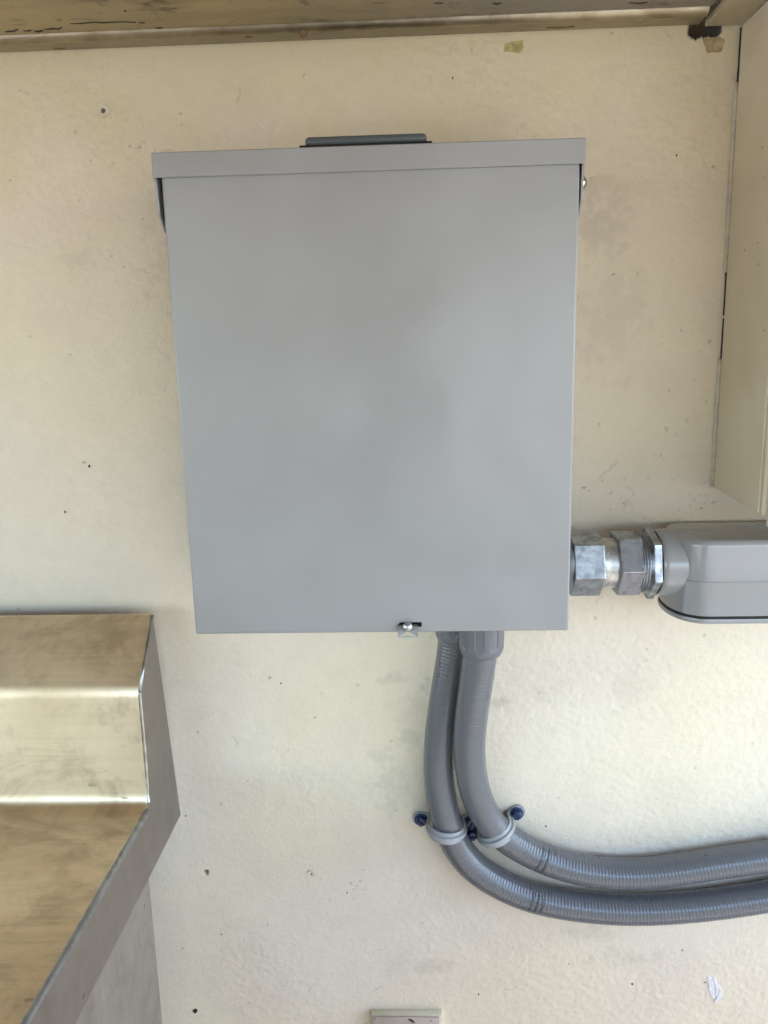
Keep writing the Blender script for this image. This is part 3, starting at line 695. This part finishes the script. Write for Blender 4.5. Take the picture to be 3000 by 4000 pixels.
# ------------------------------------------------------------------ flexible conduits, connectors, straps, screws
R0 = 0.01335
back_pts = [(0.0345, -0.0310, -0.1900), (0.0326, -0.0300, -0.2286), (0.0277, -0.0290, -0.2615), (0.0215, -0.0260, -0.3001), (0.0177, -0.0220, -0.3445), (0.0189, -0.0190, -0.3697), (0.0233, -0.0158, -0.4012),
            (0.0307, -0.0150, -0.4260), (0.0426, -0.0148, -0.4480), (0.0606, -0.0148, -0.4622), (0.0838, -0.0148, -0.4761), (0.1068, -0.0148, -0.4850), (0.1529, -0.0148, -0.4933),
            (0.1988, -0.0148, -0.4955), (0.2565, -0.0148, -0.4908), (0.3126, -0.0148, -0.4809), (0.3568, -0.0148, -0.4707), (0.50, -0.0148, -0.43)]
front_pts = [(0.0519, -0.0625, -0.1900), (0.0517, -0.0620, -0.2135), (0.0508, -0.0610, -0.2324), (0.0475, -0.0570, -0.2585), (0.0446, -0.0510, -0.2844), (0.0427, -0.0420, -0.3221), (0.0474, -0.0310, -0.3626),
             (0.0556, -0.0225, -0.3905), (0.0689, -0.0165, -0.4158), (0.0909, -0.0150, -0.4324), (0.1213, -0.0148, -0.4484), (0.1519, -0.0148, -0.4566), (0.1821, -0.0148, -0.4592),
             (0.2123, -0.0148, -0.4576), (0.2568, -0.0148, -0.4495), (0.3097, -0.0148, -0.4408), (0.3535, -0.0148, -0.4324), (0.50, -0.0148, -0.40)]
def make_conduit(pts, label):
    n = 2000; C, S = spline(pts, n); nth = 56
    T, N, B = frames(C)
    kv = np.gradient(T, S, axis=0)                       # curvature vector
    ks = np.ones(25) / 25; kv = np.stack([np.convolve(kv[:, i], ks, 'same') for i in range(3)], 1)
    th = np.linspace(0, 2 * np.pi, nth, endpoint=False)
    dirs = np.cos(th)[None, :, None] * N[:, None] + np.sin(th)[None, :, None] * B[:, None]
    inner = np.clip((dirs * kv[:, None]).sum(-1) * R0 * 3.0, -0.6, 1.4)        # >0 on the inside of a bend
    ph = S[:, None] / 0.0031 - th[None] / (2 * np.pi)
    w = np.abs((ph % 1.0) - 0.5) * 2                      # triangle 0..1
    ridge = np.clip((w - 0.35) / 0.65, 0, 1) ** 1.5
    R = R0 + 0.00023 * (0.75 + inner) * (ridge - 0.4)
    e = empty('flexible_conduit', label, 'conduit', tuple(C[0]), 'flexible grey conduits from the box')
    ch(tube_mesh('jacket', C, R, nth, 'conduit', e))
    return e, C, S, (T, N, B)
cond_b, Cb, Sb, Fb = make_conduit(back_pts, 'flexible grey conduit nearer the wall, running lowest along the wall')
cond_f, Cf, Sf, Ff = make_conduit(front_pts, 'flexible grey conduit in front, running above the other along the wall')

def wrap_text(body, C, S, F, x_at, theta0, sgn, size, parent, slant=0.0):
    """printed characters laid round the jacket; sgn +1 reads downwards, -1 reads upwards"""
    cu = bpy.data.curves.new('print', 'FONT'); cu.body = body; cu.size = size; cu.align_x = 'CENTER'; cu.resolution_u = 3
    cu.offset = 0.00003
    tmp = bpy.data.objects.new('print_tmp', cu); COL.objects.link(tmp)
    dg = bpy.context.evaluated_depsgraph_get(); dg.update()
    me = bpy.data.meshes.new_from_object(tmp.evaluated_get(dg)); bpy.data.objects.remove(tmp)
    m = S > 0.25
    s0 = np.interp(x_at, C[m][:, 0], S[m]); T, N, B = F
    rr = R0 + 0.00042
    for v in me.vertices:
        u, h = v.co.x * 0.86, v.co.y
        th = theta0 + sgn * u / rr
        s = s0 + sgn * (h - size * 0.35) + slant * u
        c = np.array([np.interp(s, S, C[:, i]) for i in range(3)]); nn = np.array([np.interp(s, S, N[:, i]) for i in range(3)]); bb = np.array([np.interp(s, S, B[:, i]) for i in range(3)])
        v.co = c + rr * (math.cos(th) * nn + math.sin(th) * bb)
    me.materials.clear(); me.materials.append(M['ink'])
    o = bpy.data.objects.new('printed_text', me); COL.objects.link(o); o.parent = parent; ch(o)
wrap_text('C  71', Cf, Sf, Ff, 0.1158, -1.15, 1, 0.0033, cond_f)
wrap_text('3CON RES-DIRECT B', Cf, Sf, Ff, 0.1105, -0.30, 1, 0.0034, cond_f)
wrap_text('(21mm) E220585 (', Cf, Sf, Ff, 0.1055, -0.35, 1, 0.0034, cond_f)
wrap_text('20 10 14/09/25', Cb, Sb, Fb, 0.0990, -0.30, -1, 0.0034, cond_b)
wrap_text('VSXB-LFNC-B-S', Cb, Sb, Fb, 0.1037, -0.30, -1, 0.0034, cond_b)
wrap_text('TOPAZ 3/4" (1', Cb, Sb, Fb, 0.1084, -0.30, -1, 0.0034, cond_b)

def make_connector(x, y, label):
    e = empty('conduit_connector', label, 'connector', (x, y, -0.2295), 'plastic conduit connectors under the box')
    def grip(a, h):
        k = 9; t = ((a * k / (2 * math.pi)) % 1.0 - 0.5) * 2 * math.pi / k * 0.0178      # arc distance from panel centre
        hw, z0 = 0.0036, 0.0110
        if h > 0.0345 or h < 0.006: return 0.0
        if h > z0: d = hw - abs(t)
        else: d = hw - math.hypot(t, h - z0)
        return -0.0007 * max(0.0, min(1.0, d / 0.0005))
    prof = [(0.0136, 0.0010), (0.0140, 0.0), (0.0148, 0.0004), (0.0163, 0.0030), (0.0173, 0.0060)] + [(0.0173 + 0.0007 * min(1, (h - 0.006) / 0.02), h) for h in np.linspace(0.0066, 0.0370, 46)] + [(0.0165, 0.0382)]
    ch(obj('compression_nut', lathe_bm(prof, 180, (x, y, -0.2295), 'z', 0.35, lambda a, h: grip(a, h)), 'nut', e, 40))
    return e
make_connector(0.0515, -0.0622, 'grey plastic ribbed connector in front under the box, nearest the viewer')
make_connector(0.0338, -0.0305, 'grey plastic connector under the box, half hidden behind the front one')

def strap_mesh():
    """two-hole strap: local u across the pipe (x), v out from the wall (-y), w along the pipe (z)"""
    rc, vc = 0.0153, 0.0148; th = 0.0020
    pl = [(-0.0300, 0.0011), (-0.0178, 0.0011), (-0.0153, 0.0036), (-0.0153, vc)]
    pl = rounded(pl, [0, 0.002, 0.002, 0], 3)
    path = pl + [(rc * math.cos(a), vc + rc * math.sin(a)) for a in np.linspace(math.pi, 0, 25)[1:-1]] + [(-p[0], p[1]) for p in pl[::-1]]
    P = np.array(path); d = np.r_[0, np.cumsum(np.linalg.norm(np.diff(P, axis=0), axis=1))]
    s = np.unique(np.r_[np.linspace(0, d[-1], 110), np.linspace(0, 0.006, 16), d[-1] - np.linspace(0, 0.006, 16)])
    Q = np.stack([np.interp(s, d, P[:, i]) for i in range(2)], 1)
    T = np.gradient(Q, s, axis=0); T /= np.linalg.norm(T, axis=1)[:, None]; Nn = np.stack([-T[:, 1], T[:, 0]], 1)
    W = 0.0053; bm = bmesh.new(); rings = []
    for i in range(len(s)):
        e = min(s[i], d[-1] - s[i]); k = 1.0
        w = 0.0066 if e < 0.008 else W + (0.0013 * max(0, 1 - (e - 0.008) / 0.006))
        if e < 0.0066: w = max(0.0006, math.sqrt(max(0, 0.0066 ** 2 - (0.0066 - e) ** 2)))
        arch = min(1, max(0, (e - 0.0135) / 0.004))
        ring = []
        sec = [(-1, -th / 2), (-1, th / 2)] + [(q, th / 2 + 0.0019 * arch * k) for q, k in ((-0.9, 0), (-0.44, 0), (-0.30, 1), (-0.1, 1.1), (0.1, 1.1), (0.30, 1), (0.44, 0), (0.9, 0))] + [(1, th / 2), (1, -th / 2)]
        for q, o in sec:
            if abs(q) == 1 and o > 0: o -= 0.0003
            p = Q[i] + Nn[i] * o
            ring.append(bm.verts.new((p[0], -p[1], q * w)))
        rings.append(ring)
    for A, B in zip(rings, rings[1:]):
        n = len(A)
        for i in range(n): bm.faces.new((A[i], A[(i + 1) % n], B[(i + 1) % n], B[i]))
    bm.faces.new(rings[0]); bm.faces.new(rings[-1][::-1])
    return bm
strap_a = obj('conduit_strap', strap_mesh(), 'strap', None, 35)
tag(strap_a, 'pale grey two-hole strap clamping the lower conduit, the left one', 'strap', 'straps holding the conduits to the wall')
strap_b = strap_a.copy(); COL.objects.link(strap_b)
strap_b['label'] = 'tilted pale grey two-hole strap clamping the upper conduit, the right one'
strap_a.location = (0.0247, -0.0008, -0.4128); strap_a.rotation_euler = (0, math.radians(2.7), 0)
strap_b.location = (0.0688, -0.0008, -0.4152); strap_b.rotation_euler = (0, math.radians(-25.3), 0)

def screw_parts():
    wbm = lathe_bm([(0.0030, 0.0), (0.0060, 0.0), (0.0060, -0.0008), (0.0048, -0.0012)], 28, (0, 0, 0), 'y')
    hbm = lathe_bm([(0.0048, -0.0010), (0.0048, -0.0044), (0.0040, -0.0052)], 6, (0, 0, 0), 'y')
    bmesh.ops.bevel(hbm, geom=hbm.edges[:], offset=0.0003, segments=1, affect='EDGES')
    return wbm, hbm
w0, h0 = screw_parts()
sc0 = empty('masonry_screw', '', 'screw', (0, 0, 0), 'blue screws holding the straps')
wsh = obj('washer', w0, 'blue', sc0, 35); hd = obj('hex_head', h0, 'blue')
cut(hd, [box_bm((-0.008, -0.02, -0.00055), (0.008, -0.0032, 0.00055))]); hd.parent = sc0
SCREWS = [((0.0023, -0.0036, -0.4117), 40, 'blue hex screw at the far left of the two straps'),
          ((0.0471, -0.0036, -0.4138), -62, 'blue hex screw half hidden behind the upper conduit, right end of left strap'),
          ((0.0483, -0.0060, -0.4247), 3, 'blue hex screw at the left end of the tilted strap, between both conduits'),
          ((0.0887, -0.0036, -0.4056), 58, 'blue hex screw at the far right end of the tilted strap')]
for i, (loc, rot, lab) in enumerate(SCREWS):
    if i == 0: e = sc0
    else:
        e = sc0.copy(); COL.objects.link(e)
        for c in (wsh, hd):
            k = c.copy(); COL.objects.link(k); k.parent = e
    e['label'] = lab; e.location = loc; e.rotation_euler = (0, math.radians(rot), 0)

# ------------------------------------------------------------------ little painted box at the bottom edge
pb = empty('junction_box', 'small pinkish painted box at the bottom edge below the big grey box', 'junction box', (-0.0145, 0, -0.70))
ch(obj('box_body', box_bm((-0.0486, -0.0060, -0.71), (0.0196, 0.0005, -0.6175), 0.0012, 2), 'filler', pb, 35))
ch(obj('lid', box_bm((-0.0470, -0.0082, -0.708), (0.0168, -0.0062, -0.6190), 0.0006, 2), 'pink', pb, 35))
ch(obj('dirt_mark', flake_bm([(-0.0132, -0.6206), (-0.0105, -0.6204), (-0.0080, -0.6224), (-0.0066, -0.6248), (-0.0085, -0.6246), (-0.0108, -0.6230)], -0.0081, -0.0086), 'speck', pb))
for x, z in ((0.0088, -0.6222), (-0.0448, -0.6205)):
    ch(obj('dirt_mark', flake_bm([(x + 0.0006 * math.cos(a), z + 0.0006 * math.sin(a)) for a in np.linspace(0, 6.28, 9)[:-1]], -0.0081, -0.0086), 'speck', pb))
